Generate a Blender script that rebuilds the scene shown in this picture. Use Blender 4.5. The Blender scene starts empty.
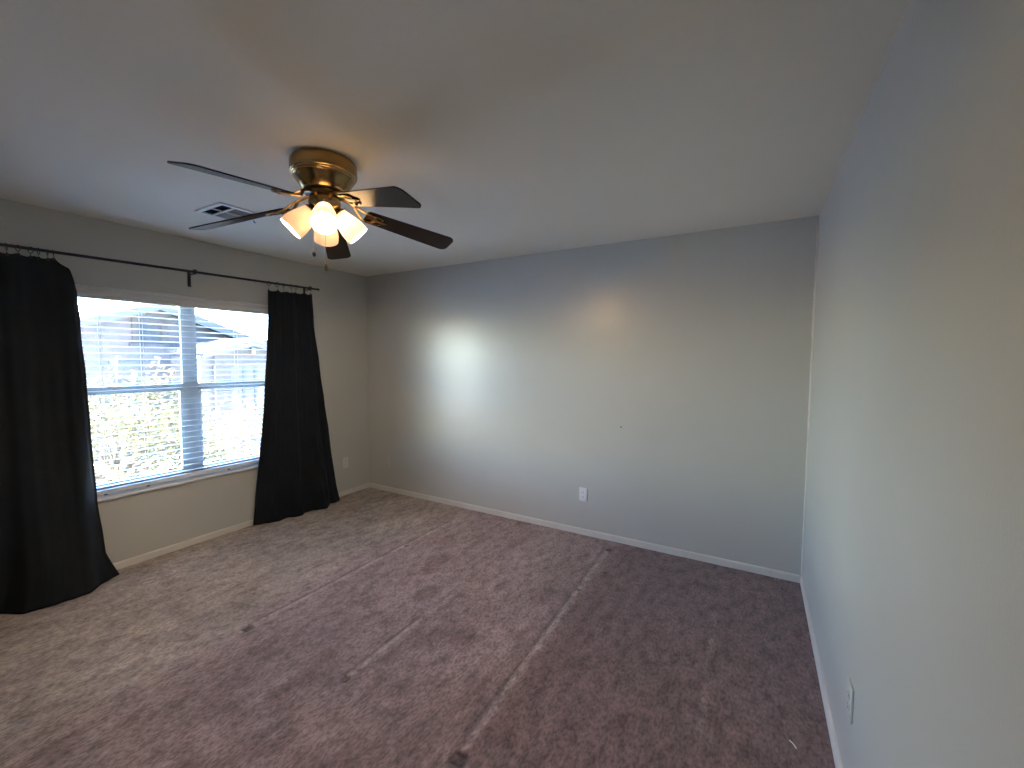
import bpy, bmesh, math, random
from mathutils import Vector, Matrix, noise

random.seed(7)
S = bpy.context.scene
COL = S.collection
PI = math.pi

# ------------------------------------------------------------------ camera
cam = bpy.data.cameras.new('camera')
camo = bpy.data.objects.new('camera', cam)
COL.objects.link(camo)
S.camera = camo
cam.sensor_fit = 'HORIZONTAL'
cam.sensor_width = 36.0
cam.lens = 422.953 / 1024 * 36.0
cam.clip_start = 0.02
cam.clip_end = 400
YAW, PIT, ROL = -0.5244, 0.0590, 0.0046
F = Vector((math.sin(YAW) * math.cos(PIT), math.cos(YAW) * math.cos(PIT), -math.sin(PIT)))
R = Vector((math.cos(YAW), -math.sin(YAW), 0))
U = R.cross(F)
R2 = R * math.cos(ROL) + U * math.sin(ROL)
U2 = U * math.cos(ROL) - R * math.sin(ROL)
mw = Matrix((R2, U2, -F)).transposed().to_4x4()
mw.translation = Vector((3.895, -3.3992, 1.5072))
camo.matrix_world = mw

# ------------------------------------------------------------------ sky, sun, exposure
W = bpy.data.worlds.new('sky')
S.world = W
W.use_nodes = True
nt = W.node_tree
nt.nodes.clear()
sky = nt.nodes.new('ShaderNodeTexSky')
sky.sky_type = 'NISHITA'
sky.sun_disc = False
sky.sun_elevation = math.radians(46)
sky.sun_rotation = math.radians(208)
sky.air_density = 1.0
sky.dust_density = 0.4
sky.ozone_density = 2.5
bg = nt.nodes.new('ShaderNodeBackground')
bg.inputs['Strength'].default_value = 6.7
wo = nt.nodes.new('ShaderNodeOutputWorld')
tint = nt.nodes.new('ShaderNodeMix')
tint.data_type = 'RGBA'
tint.blend_type = 'MULTIPLY'
tint.inputs[0].default_value = 1.0
tint.inputs[7].default_value = (1.0, 1.05, 1.18, 1)
nt.links.new(sky.outputs[0], tint.inputs[6])
nt.links.new(tint.outputs[2], bg.inputs['Color'])
nt.links.new(bg.outputs[0], wo.inputs['Surface'])

sun = bpy.data.lights.new('sun', 'SUN')
sun.energy = 300.0
sun.angle = math.radians(0.6)
sun.color = (1.0, 0.82, 0.58)
suno = bpy.data.objects.new('sun', sun)
COL.objects.link(suno)
suno.rotation_euler = Vector((-0.14, -0.68, 0.70)).to_track_quat('Z', 'Y').to_euler()
suno.location = (-3, -8, 12)

portal = bpy.data.lights.new('window_daylight_portal', 'AREA')
portal.shape = 'RECTANGLE'
portal.size = 1.62
portal.size_y = 1.56
portal.cycles.is_portal = True
po = bpy.data.objects.new('window_daylight_portal', portal)
COL.objects.link(po)
po.location = (-0.19, -1.74, 1.255)
po.rotation_euler = (0, -PI / 2, 0)

S.view_settings.view_transform = 'Standard'
S.view_settings.look = 'None'
S.view_settings.gamma = 1.0
S.view_settings.use_curve_mapping = False
S.view_settings.exposure = 0.0
BULB = 2500.0

try:
    S.cycles.max_bounces = 10
    S.cycles.diffuse_bounces = 7
    S.cycles.transparent_max_bounces = 12
    S.cycles.caustics_reflective = False
    S.cycles.caustics_refractive = False
    S.cycles.sample_clamp_indirect = 6.0
    S.cycles.use_denoising = True
except Exception:
    pass

# ------------------------------------------------------------------ materials
def mat(name, color=(.8, .8, .8), rough=.5, metal=0.0, spec=.5):
    m = bpy.data.materials.new(name)
    m.use_nodes = True
    b = m.node_tree.nodes['Principled BSDF']
    b.inputs['Base Color'].default_value = (*color, 1)
    b.inputs['Roughness'].default_value = rough
    b.inputs['Metallic'].default_value = metal
    b.inputs['Specular IOR Level'].default_value = spec
    return m

def coords(m):
    tc = m.node_tree.nodes.new('ShaderNodeTexCoord')
    return tc.outputs['Object']

def mapped(m, scale):
    n = m.node_tree.nodes.new('ShaderNodeMapping')
    n.inputs['Scale'].default_value = scale
    m.node_tree.links.new(coords(m), n.inputs['Vector'])
    return n.outputs[0]

def noise_tex(m, scale, detail=4, rough=.55, vec=None):
    n = m.node_tree.nodes.new('ShaderNodeTexNoise')
    n.inputs['Scale'].default_value = scale
    n.inputs['Detail'].default_value = detail
    n.inputs['Roughness'].default_value = rough
    m.node_tree.links.new(vec if vec is not None else coords(m), n.inputs['Vector'])
    return n.outputs[0]

def ramp(m, fac, stops):
    n = m.node_tree.nodes.new('ShaderNodeValToRGB')
    e = n.color_ramp.elements
    while len(e) < len(stops):
        e.new(.5)
    for k, (p, c) in enumerate(stops):
        e[k].position = p
        e[k].color = (*c, 1)
    m.node_tree.links.new(fac, n.inputs['Fac'])
    return n.outputs['Color']

def mix(m, fac, a, b, blend='MIX'):
    n = m.node_tree.nodes.new('ShaderNodeMix')
    n.data_type = 'RGBA'
    n.blend_type = blend
    L = m.node_tree.links
    if isinstance(fac, (int, float)):
        n.inputs[0].default_value = fac
    else:
        L.new(fac, n.inputs[0])
    for sock, v in ((n.inputs[6], a), (n.inputs[7], b)):
        if isinstance(v, tuple):
            sock.default_value = (*v, 1)
        else:
            L.new(v, sock)
    return n.outputs[2]

def set_color(m, sock):
    m.node_tree.links.new(sock, m.node_tree.nodes['Principled BSDF'].inputs['Base Color'])

def bump(m, height, strength=.2, dist=.01):
    n = m.node_tree.nodes.new('ShaderNodeBump')
    n.inputs['Strength'].default_value = strength
    n.inputs['Distance'].default_value = dist
    m.node_tree.links.new(height, n.inputs['Height'])
    m.node_tree.links.new(n.outputs[0], m.node_tree.nodes['Principled BSDF'].inputs['Normal'])

def varied(name, c1, c2, scale, rough=.5, metal=0, bscale=None, bstr=.1, vec=None, spec=.5, bdist=.004):
    m = mat(name, c1, rough, metal, spec)
    v = mapped(m, vec) if vec else None
    set_color(m, ramp(m, noise_tex(m, scale, 4, .55, v), [(.3, c1), (.7, c2)]))
    if bscale:
        bump(m, noise_tex(m, bscale, 3, .5, v), bstr, bdist)
    return m

M = {}
M['wall'] = varied('greige wall paint', (.49, .485, .45), (.515, .52, .485), 1.2, .30, 0, 95, .12, bdist=.003)
M['ceiling'] = varied('ceiling paint', (.79, .758, .665), (.82, .788, .695), 1.0, .8, 0, 80, .15, bdist=.004)
M['trim'] = varied('off white trim paint', (.62, .60, .56), (.68, .66, .62), 6, .4, 0, 60, .05)
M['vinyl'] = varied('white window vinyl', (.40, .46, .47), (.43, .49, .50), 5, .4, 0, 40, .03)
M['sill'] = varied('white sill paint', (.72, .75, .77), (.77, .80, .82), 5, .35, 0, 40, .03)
M['blind'] = varied('white blind slat', (.62, .625, .63), (.66, .665, .67), 9, .4, 0, 60, .03)
M['valance'] = varied('white blind valance', (.62, .61, .59), (.66, .65, .63), 9, .45, 0, 60, .03)
M['cord'] = varied('white cord', (.6, .6, .6), (.7, .7, .7), 200, .8)
M['black_metal'] = varied('black rod metal', (.010, .010, .011), (.016, .016, .018), 30, .45, .3, 80, .05)
M['plate'] = varied('white outlet plastic', (.74, .75, .76), (.80, .81, .82), 20, .35)
M['plate_old'] = varied('painted over plate', (.50, .48, .44), (.56, .54, .50), 20, .45)
M['plate_wall'] = varied('outlet painted like the wall', (.50, .505, .475), (.55, .555, .525), 20, .4)
M['slot'] = varied('dark slot', (.02, .02, .02), (.03, .03, .03), 50, .6)
M['vent'] = varied('white register enamel', (.70, .70, .70), (.75, .75, .75), 10, .4, 0, 60, .03)
M['duct'] = varied('painted duct shade', (.010, .010, .012), (.02, .02, .02), 10, .8)
M['brass'] = varied('antique brass', (.30, .20, .085), (.36, .25, .11), 14, .27, 1.0, 160, .04, vec=(1, 1, 12))
M['brass_dark'] = varied('dark bronze collar', (.03, .022, .015), (.05, .035, .02), 14, .4, .8)
M['blade'] = varied('espresso fan blade', (.009, .0045, .003), (.016, .008, .0055), 3, .24, 0, 60, .02, vec=(1, 1, 1), spec=.35)
M['chain'] = varied('brass chain', (.34, .27, .16), (.42, .33, .2), 80, .3, 1)
M['fob_dark'] = varied('dark chain fob', (.03, .025, .02), (.05, .04, .03), 60, .3, .6)

# curtain: near black woven cloth
m = M['curtain'] = varied('black curtain cloth', (.0052, .0074, .0108), (.0078, .0108, .0155), 5, .85, 0, 350, .25, spec=.25)

# window glass: thin pane
m = bpy.data.materials.new('window glass')
m.use_nodes = True
n_ = m.node_tree
n_.nodes.clear()
o_ = n_.nodes.new('ShaderNodeOutputMaterial')
t_ = n_.nodes.new('ShaderNodeBsdfTransparent')
t_.inputs[0].default_value = (.90, .95, .95, 1)
g_ = n_.nodes.new('ShaderNodeBsdfGlossy')
g_.inputs['Roughness'].default_value = .02
lw_ = n_.nodes.new('ShaderNodeLayerWeight')
lw_.inputs['Blend'].default_value = .5
pw_ = n_.nodes.new('ShaderNodeMath')
pw_.operation = 'POWER'
pw_.inputs[1].default_value = 5.0
fr = n_.nodes.new('ShaderNodeMath')
fr.operation = 'MULTIPLY_ADD'
fr.inputs[1].default_value = .9
fr.inputs[2].default_value = .03
n_.links.new(lw_.outputs['Facing'], pw_.inputs[0])
n_.links.new(pw_.outputs[0], fr.inputs[0])
mx = n_.nodes.new('ShaderNodeMixShader')
n_.links.new(fr.outputs[0], mx.inputs[0])
n_.links.new(t_.outputs[0], mx.inputs[1])
n_.links.new(g_.outputs[0], mx.inputs[2])
n_.links.new(mx.outputs[0], o_.inputs['Surface'])
M['glass'] = m

# frosted lamp glass: same glass, bright and dimmed copies with the light painted in
def lampglass(name, c1, c2, through):
    m = bpy.data.materials.new(name)
    m.use_nodes = True
    n_ = m.node_tree
    n_.nodes.clear()
    o_ = n_.nodes.new('ShaderNodeOutputMaterial')
    tc_ = n_.nodes.new('ShaderNodeTexCoord')
    ns_ = n_.nodes.new('ShaderNodeTexNoise')
    ns_.inputs['Scale'].default_value = 22
    n_.links.new(tc_.outputs['Object'], ns_.inputs['Vector'])
    rp_ = n_.nodes.new('ShaderNodeValToRGB')
    rp_.color_ramp.elements[0].color = (*c1, 1)
    rp_.color_ramp.elements[1].color = (*c2, 1)
    n_.links.new(ns_.outputs[0], rp_.inputs[0])
    d_ = n_.nodes.new('ShaderNodeBsdfDiffuse')
    tr_ = n_.nodes.new('ShaderNodeBsdfTranslucent')
    gl_ = n_.nodes.new('ShaderNodeBsdfGlossy')
    gl_.inputs['Roughness'].default_value = .25
    a_ = n_.nodes.new('ShaderNodeMixShader')
    a_.inputs[0].default_value = through
    b_ = n_.nodes.new('ShaderNodeMixShader')
    b_.inputs[0].default_value = .05
    n_.links.new(rp_.outputs[0], d_.inputs[0])
    n_.links.new(rp_.outputs[0], tr_.inputs[0])
    n_.links.new(d_.outputs[0], a_.inputs[1])
    n_.links.new(tr_.outputs[0], a_.inputs[2])
    n_.links.new(a_.outputs[0], b_.inputs[1])
    n_.links.new(gl_.outputs[0], b_.inputs[2])
    n_.links.new(b_.outputs[0], o_.inputs['Surface'])
    return m
M['shade'] = lampglass('bright frosted lamp glass', (.92, .86, .76), (.95, .90, .81), .85)
M['shade_dim'] = lampglass('dimmed lamp glass', (.86, .77, .66), (.90, .82, .72), .26)

def emit(name, color, strength):
    m = bpy.data.materials.new(name)
    m.use_nodes = True
    b = m.node_tree.nodes['Principled BSDF']
    b.inputs['Base Color'].default_value = (.8, .8, .8, 1)
    b.inputs['Emission Color'].default_value = (*color, 1)
    b.inputs['Emission Strength'].default_value = strength
    return m
M['bulb_on'] = emit('lit bulb', (1.0, .69, .40), BULB * .95)
M['bulb_rear'] = emit('rear bulb', (1.0, .77, .53), BULB)

# outdoors
M['stucco'] = varied('neighbour stucco', (.0255, .0245, .0305), (.028, .027, .033), 2.5, .9, 0, 30, .3)
M['stucco_light'] = varied('pale stucco trim', (.0125, .0118, .0140), (.014, .0132, .0156), 2.5, .9, 0, 30, .2)
M['fascia'] = varied('grey fascia', (.0150, .0185, .026), (.017, .0205, .029), 3, .7)
M['tile'] = varied('grey roof tile', (.024, .025, .028), (.045, .044, .045), 4, .8, 0, 25, .3)
M['far_glass'] = mat('far window glass', (.055, .06, .07), .7, 0, .15)
set_color(M['far_glass'], ramp(M['far_glass'], noise_tex(M['far_glass'], 2), [(.3, (.013, .016, .022)), (.7, (.016, .019, .0255))]))
M['recess'] = varied('painted recess shade', (.0115, .0145, .020), (.0135, .0165, .0225), 2, .8)
M['lampmetal'] = varied('dark wall lantern', (.02, .022, .03), (.03, .033, .04), 9, .5)
M['gravel'] = varied('pale gravel ground', (.64, .68, .72), (.70, .74, .78), 3, .95, 0, 40, .4)
M['outwall'] = varied('outer stucco', (.14, .125, .11), (.16, .145, .13), 3, .9)
M['bark'] = varied('bark', (.08, .065, .05), (.14, .115, .09), 12, .9, 0, 40, .5)

def leafmat(name, c1, c2, c3):
    m = bpy.data.materials.new(name)
    m.use_nodes = True
    n = m.node_tree
    n.nodes.clear()
    o = n.nodes.new('ShaderNodeOutputMaterial')
    m_ns = n.nodes.new('ShaderNodeTexNoise')
    tc = n.nodes.new('ShaderNodeTexCoord')
    m_ns.inputs['Scale'].default_value = 9.0
    n.links.new(tc.outputs['Object'], m_ns.inputs['Vector'])
    rp = n.nodes.new('ShaderNodeValToRGB')
    e = rp.color_ramp.elements
    e[0].position, e[0].color = .33, (*c1, 1)
    e[1].position, e[1].color = .52, (*c2, 1)
    x = e.new(.68)
    x.color = (*c3, 1)
    n.links.new(m_ns.outputs[0], rp.inputs[0])
    d = n.nodes.new('ShaderNodeBsdfDiffuse')
    t = n.nodes.new('ShaderNodeBsdfTranslucent')
    a = n.nodes.new('ShaderNodeMixShader')
    a.inputs[0].default_value = .55
    n.links.new(rp.outputs[0], d.inputs[0])
    n.links.new(rp.outputs[0], t.inputs[0])
    n.links.new(d.outputs[0], a.inputs[1])
    n.links.new(t.outputs[0], a.inputs[2])
    n.links.new(a.outputs[0], o.inputs['Surface'])
    return m
M['leaf'] = leafmat('yellow green leaves', (.062, .060, .036), (.094, .092, .058), (.128, .122, .084))

# ------------------------------------------------------------------ mesh helpers
def link_mesh(name, bm, m, parent=None, smooth=None):
    """bm in world space; children are stored relative to their root's location"""
    me = bpy.data.meshes.new(name)
    bmesh.ops.recalc_face_normals(bm, faces=bm.faces)
    off = Vector((0, 0, 0))
    p = parent
    while p is not None:
        off += p.location
        p = p.parent
    if off.length:
        bmesh.ops.translate(bm, verts=bm.verts, vec=-off)
    bm.to_mesh(me)
    bm.free()
    if smooth is not None:
        me.polygons.foreach_set('use_smooth', [True] * len(me.polygons))
        me.set_sharp_from_angle(angle=math.radians(smooth))
    for mm in (m if isinstance(m, (list, tuple)) else [m]):
        me.materials.append(mm)
    o = bpy.data.objects.new(name, me)
    COL.objects.link(o)
    if parent is not None:
        o.parent = parent
    return o

def B():
    return bmesh.new()

def box(bm, x0, x1, y0, y1, z0, z1, bev=0.0, seg=2, rot=None, pivot=None):
    t = bmesh.new()
    bmesh.ops.create_cube(t, size=1)
    bmesh.ops.scale(t, verts=t.verts, vec=(x1 - x0, y1 - y0, z1 - z0))
    if bev:
        bmesh.ops.bevel(t, geom=list(t.edges), offset=bev, segments=seg, affect='EDGES', profile=.6)
    bmesh.ops.translate(t, verts=t.verts, vec=((x0 + x1) / 2, (y0 + y1) / 2, (z0 + z1) / 2))
    if rot is not None:
        bmesh.ops.rotate(t, verts=t.verts, cent=pivot, matrix=rot)
    merge(bm, t)

def merge(bm, t):
    me = bpy.data.meshes.new('tmp')
    t.to_mesh(me)
    t.free()
    bm.from_mesh(me)
    bpy.data.meshes.remove(me)

def lathe(bm, prof, n=48, mx=None, cap=False):
    """prof = [(r, z)], revolved round z, then transformed by mx"""
    rings = []
    for r, z in prof:
        if r < 1e-5:
            rings.append([bm.verts.new((0, 0, z))])
        else:
            rings.append([bm.verts.new((r * math.cos(2 * PI * k / n), r * math.sin(2 * PI * k / n), z)) for k in range(n)])
    for a, b in zip(rings, rings[1:]):
        for k in range(n):
            k2 = (k + 1) % n
            if len(a) == 1 and len(b) == 1:
                continue
            if len(a) == 1:
                bm.faces.new((a[0], b[k], b[k2]))
            elif len(b) == 1:
                bm.faces.new((a[k], b[0], a[k2]))
            else:
                bm.faces.new((a[k], b[k], b[k2], a[k2]))
    if mx is not None:
        vs = [v for r in rings for v in r]
        bmesh.ops.transform(bm, matrix=mx, verts=vs)

def sweep(bm, pts, rad, n=10, flat=1.0, up=Vector((0, 0, 1))):
    """round (or flattened) tube along points; rad number or list"""
    pts = [Vector(p) for p in pts]
    if not isinstance(rad, (list, tuple)):
        rad = [rad] * len(pts)
    rings = []
    for i, p in enumerate(pts):
        d = (pts[min(i + 1, len(pts) - 1)] - pts[max(i - 1, 0)]).normalized()
        u = up if abs(d.dot(up)) < .98 else Vector((1, 0, 0))
        s = d.cross(u).normalized()
        u2 = s.cross(d).normalized()
        rings.append([bm.verts.new(p + s * rad[i] * math.cos(2 * PI * k / n) + u2 * rad[i] * flat * math.sin(2 * PI * k / n)) for k in range(n)])
    for a, b in zip(rings, rings[1:]):
        for k in range(n):
            k2 = (k + 1) % n
            bm.faces.new((a[k], a[k2], b[k2], b[k]))
    bm.faces.new(rings[0][::-1])
    bm.faces.new(rings[-1])

def smoothpath(pts, n=8):
    """catmull-rom"""
    P = [Vector(p) for p in pts]
    P = [P[0] * 2 - P[1]] + P + [P[-1] * 2 - P[-2]]
    out = []
    for i in range(1, len(P) - 2):
        for k in range(n):
            t = k / n
            a, b, c, d = P[i - 1], P[i], P[i + 1], P[i + 2]
            out.append(.5 * ((2 * b) + (c - a) * t + (2 * a - 5 * b + 4 * c - d) * t * t + (3 * b - a - 3 * c + d) * t ** 3))
    out.append(P[-2])
    return out

def torus(bm, c, R_, r_, axis, n=20, k=8):
    q = Vector((0, 0, 1)).rotation_difference(Vector(axis).normalized()).to_matrix()
    rings = []
    for i in range(n):
        a = 2 * PI * i / n
        ring = []
        for j in range(k):
            b = 2 * PI * j / k
            v = Vector(((R_ + r_ * math.cos(b)) * math.cos(a), (R_ + r_ * math.cos(b)) * math.sin(a), r_ * math.sin(b)))
            ring.append(bm.verts.new(Vector(c) + q @ v))
        rings.append(ring)
    for i in range(n):
        a, b = rings[i], rings[(i + 1) % n]
        for j in range(k):
            j2 = (j + 1) % k
            bm.faces.new((a[j], b[j], b[j2], a[j2]))

def thing(name, label, cat, loc, group=None):
    o = bpy.data.objects.new(name, None)
    COL.objects.link(o)
    o.location = loc
    o.empty_display_size = .1
    o['label'] = label
    o['category'] = cat
    if group:
        o['group'] = group
    return o

def tag(o, label, cat, group=None):
    o['label'] = label
    o['category'] = cat
    if group:
        o['group'] = group
    return o

def struct(o):
    o['kind'] = 'structure'
    return o

def lerp_table(tab, x):
    if x <= tab[0][0]:
        return tab[0][1]
    for (a, b), (c, d) in zip(tab, tab[1:]):
        if x <= c:
            t = (x - a) / (c - a) if c > a else 0
            return b + (d - b) * t
    return tab[-1][1]

def sstep(a, b, x):
    t = min(1, max(0, (x - a) / (b - a)))
    return t * t * (3 - 2 * t)

# ------------------------------------------------------------------ room shell
RW, RH, RY = 4.209, 2.44, -4.55      # width, height, near wall
OY0, OY1, OZ0, OZ1 = -2.50, -0.98, 0.515, 1.99   # window opening
T = 0.16

# carpet: worn pile with seam ridges and furniture dents
SEAMS = [  # x at y0, x at y1, y0, y1, half width, height, lightness
    (1.483, 1.491, -2.15, -0.22, .013, .0045, .8),
    (2.268, 2.265, -2.13, -1.58, .014, .006, .85),
    (2.266, 2.262, -1.58, -0.55, .014, .0015, .18),
    (2.268, 2.272, -2.75, -2.13, .020, .001, .15),
    (2.966, 2.918, -2.16, -0.15, .015, .006, .8),
    (3.744, 3.725, -1.62, -0.65, .012, .003, .25),
]
DENTS = [(1.483, -2.165, .030), (2.268, -2.14, .018), (2.968, -2.19, .036), (2.925, -.19, .024), (3.01, -.55, .016),
         (1.50, -.95, .012), (1.90, -.42, .014), (1.0, -1.95, .014), (2.93, -.86, .016)]

def carpet_fields(x, y):
    z = .0012 * noise.noise(Vector((x * 9, y * 7, 0))) + .0018 * noise.noise(Vector((x * 2.2, y * 1.4, 3)))
    seam = 0.0
    dark = 0.0
    for xa, xb, y0, y1, w, h, lt in SEAMS:
        if y0 - .1 < y < y1 + .1:
            t = (y - y0) / (y1 - y0)
            xc = xa + (xb - xa) * t + .005 * noise.noise(Vector((y * 6, xa * 5, 1)))
            d = (x - xc) / w
            if abs(d) < 6:
                ends = sstep(y0 - .02, y0 + .03, y) * (1 - sstep(y1 - .08, y1 + .03, y))
                rag = .75 + .6 * noise.noise(Vector((y * 22, xa, 7)))
                g = math.exp(-d * d) * ends * rag
                z += h * g
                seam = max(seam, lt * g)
                dark = max(dark, lt * .8 * math.exp(-((d + 1.9) / .7) ** 2) * ends * rag)  # shaded side of the ridge, painted into the colour
    for xd, yd, r in DENTS:
        q = max(abs(x - xd), abs(y - yd)) / r
        if q < 2:
            k = 1 - sstep(.55, 1.15, q)
            z -= .006 * k
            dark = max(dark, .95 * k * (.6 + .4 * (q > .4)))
    # trampled, soiled stretch by the bed marks, plus light falloff painted into the colour
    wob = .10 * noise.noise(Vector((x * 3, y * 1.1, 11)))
    soil_shade = sstep(1.05, 1.62, x + wob * 2.2 + .12 * (y + 1.2) * (y < -1.2))
    band = math.exp(-((x - 3.06 - wob * .4) / .10) ** 2) * sstep(-2.3, -1.9, y) * .8
    n1 = noise.fractal(Vector((x * 6.5, y * 3.4, 5)), .8, 2.1, 6)
    far = sstep(2.7, 3.35, x + wob * 2)  # carpet darker towards the right, partly its dimmer light painted in
    blot = sstep(.05, .75, n1) * sstep(1.3, 1.8, x)
    return z, seam, min(1, dark), soil_shade, min(1, max(blot * .65, band)), far

def build_floor():
    st = .0135
    nx, ny = int(RW / st) + 1, int(-RY / st) + 1
    verts, seam, dark, soil_shade, blot, fars = [], [], [], [], [], []
    for j in range(ny + 1):
        for i in range(nx + 1):
            x, y = RW * i / nx, RY + (-RY) * j / ny
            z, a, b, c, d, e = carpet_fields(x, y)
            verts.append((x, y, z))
            seam.append(a); dark.append(b); soil_shade.append(c); blot.append(d); fars.append(e)
    top = len(verts)
    faces = []
    for j in range(ny):
        for i in range(nx):
            a = j * (nx + 1) + i
            faces.append((a, a + 1, a + nx + 2, a + nx + 1))
    # the slab below
    b0 = top
    verts += [(-T, RY - T, -.12), (RW + T, RY - T, -.12), (RW + T, T, -.12), (-T, T, -.12),
              (-T, RY - T, -.012), (RW + T, RY - T, -.012), (RW + T, T, -.012), (-T, T, -.012)]
    faces += [(b0 + 3, b0 + 2, b0 + 1, b0), (b0 + 4, b0 + 5, b0 + 6, b0 + 7), (b0, b0 + 1, b0 + 5, b0 + 4), (b0 + 1, b0 + 2, b0 + 6, b0 + 5),
              (b0 + 2, b0 + 3, b0 + 7, b0 + 6), (b0 + 3, b0, b0 + 4, b0 + 7)]
    for lst in (seam, dark, soil_shade, blot, fars):
        lst += [0.0] * 8
    me = bpy.data.meshes.new('floor')
    me.from_pydata(verts, [], faces)
    me.polygons.foreach_set('use_smooth', [True] * len(me.polygons))
    for nm, lst in (('seam', seam), ('dent_shade', dark), ('soil_shade', soil_shade), ('blot', blot), ('far', fars)):
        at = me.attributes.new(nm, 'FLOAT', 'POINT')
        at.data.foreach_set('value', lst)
    m = mat('worn mauve carpet', (.2, .16, .14), .95, 0, .12)
    def attr(nm):
        n = m.node_tree.nodes.new('ShaderNodeAttribute')
        n.attribute_name = nm
        return n.outputs['Fac']
    fine = noise_tex(m, 420, 3, .6)
    small = noise_tex(m, 75, 4, .65, mapped(m, (1.15, .55, 1)))
    mid = noise_tex(m, 15, 6, .7, mapped(m, (1.2, .6, 1)))
    big = noise_tex(m, 2.4, 5, .6, mapped(m, (1.3, .7, 1)))
    base = mix(m, attr('soil_shade'), (.46, .38, .335), (.375, .275, .270))
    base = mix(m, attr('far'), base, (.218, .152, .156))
    base = mix(m, ramp(m, big, [(.35, (0, 0, 0)), (.7, (1, 1, 1))]), base, mix(m, .5, base, (.15, .11, .10)))
    base = mix(m, attr('blot'), base, (.19, .125, .122))
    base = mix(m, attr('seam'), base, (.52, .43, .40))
    base = mix(m, attr('dent_shade'), base, (.035, .025, .024))
    base = mix(m, .6, base, ramp(m, mid, [(.36, (.35, .34, .34)), (.50, (.95, .95, .95)), (.66, (1.45, 1.42, 1.40))]), 'MULTIPLY')
    base = mix(m, .5, base, ramp(m, small, [(.38, (.30, .30, .30)), (.50, (1, 1, 1)), (.64, (1.5, 1.5, 1.5))]), 'MULTIPLY')
    base = mix(m, .5, base, ramp(m, fine, [(.3, (.55, .55, .55)), (.7, (1.3, 1.3, 1.3))]), 'MULTIPLY')
    set_color(m, base)
    bump(m, fine, .5, .006)
    sh = m.node_tree.nodes['Principled BSDF']
    sh.inputs['Sheen Weight'].default_value = .15
    sh.inputs['Sheen Roughness'].default_value = .6
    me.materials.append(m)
    o = bpy.data.objects.new('floor', me)
    COL.objects.link(o)
    return struct(o)

build_floor()

bm = B(); box(bm, -T, RW + T, RY - T, T, RH, RH + .12)
struct(link_mesh('ceiling', bm, M['ceiling']))
bm = B(); box(bm, -T, RW + T, 0, T, -.012, RH)
struct(link_mesh('wall_far', bm, M['wall']))
bm = B(); box(bm, RW, RW + T, RY - T, 0, -.012, RH)
struct(link_mesh('wall_right', bm, M['wall']))
bm = B(); box(bm, -T, RW, RY - T, RY, -.012, RH)
struct(link_mesh('wall_near', bm, M['wall']))
bm = B()
box(bm, -T, 0, RY, OY0, -.012, RH)
box(bm, -T, 0, OY1, 0, -.012, RH)
box(bm, -T, 0, OY0, OY1, -.012, OZ0)
box(bm, -T, 0, OY0, OY1, OZ1, RH)
struct(link_mesh('wall_left', bm, M['wall']))

def base_prof(bm, a, b, inward):
    """baseboard with an eased top edge from a to b; inward = unit vector into the room"""
    a, b, n = Vector(a), Vector(b), Vector(inward)
    prof = [(0, 0), (.012, 0), (.012, .046), (.010, .052), (.006, .056), (0, .057)]
    ra = [bm.verts.new(a + n * d + Vector((0, 0, z))) for d, z in prof]
    rb = [bm.verts.new(b + n * d + Vector((0, 0, z))) for d, z in prof]
    k = len(prof)
    for i in range(k):
        j = (i + 1) % k
        bm.faces.new((ra[i], ra[j], rb[j], rb[i]))
    bm.faces.new(ra[::-1]); bm.faces.new(rb)
bm = B(); base_prof(bm, (0, 0, -.006), (RW, 0, -.006), (0, -1, 0))
struct(link_mesh('baseboard_far', bm, M['trim']))
bm = B(); base_prof(bm, (0, RY, -.006), (0, -.012, -.006), (1, 0, 0))
struct(link_mesh('baseboard_left', bm, M['trim']))
bm = B(); base_prof(bm, (RW, RY, -.006), (RW, -.012, -.006), (-1, 0, 0))
struct(link_mesh('baseboard_right', bm, M['trim']))

# caulk bead in the far right corner; pale tone also paints the light there
bm = B()
pts = [(RW - .003, -.003, z) for z in [i * .061 + .06 for i in range(39)]]
sweep(bm, pts, [.0065 + .0025 * noise.noise(Vector((0, 0, p[2] * 9))) for p in pts], 8)
struct(link_mesh('trim_1', bm, M['trim'], None, 60))

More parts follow.
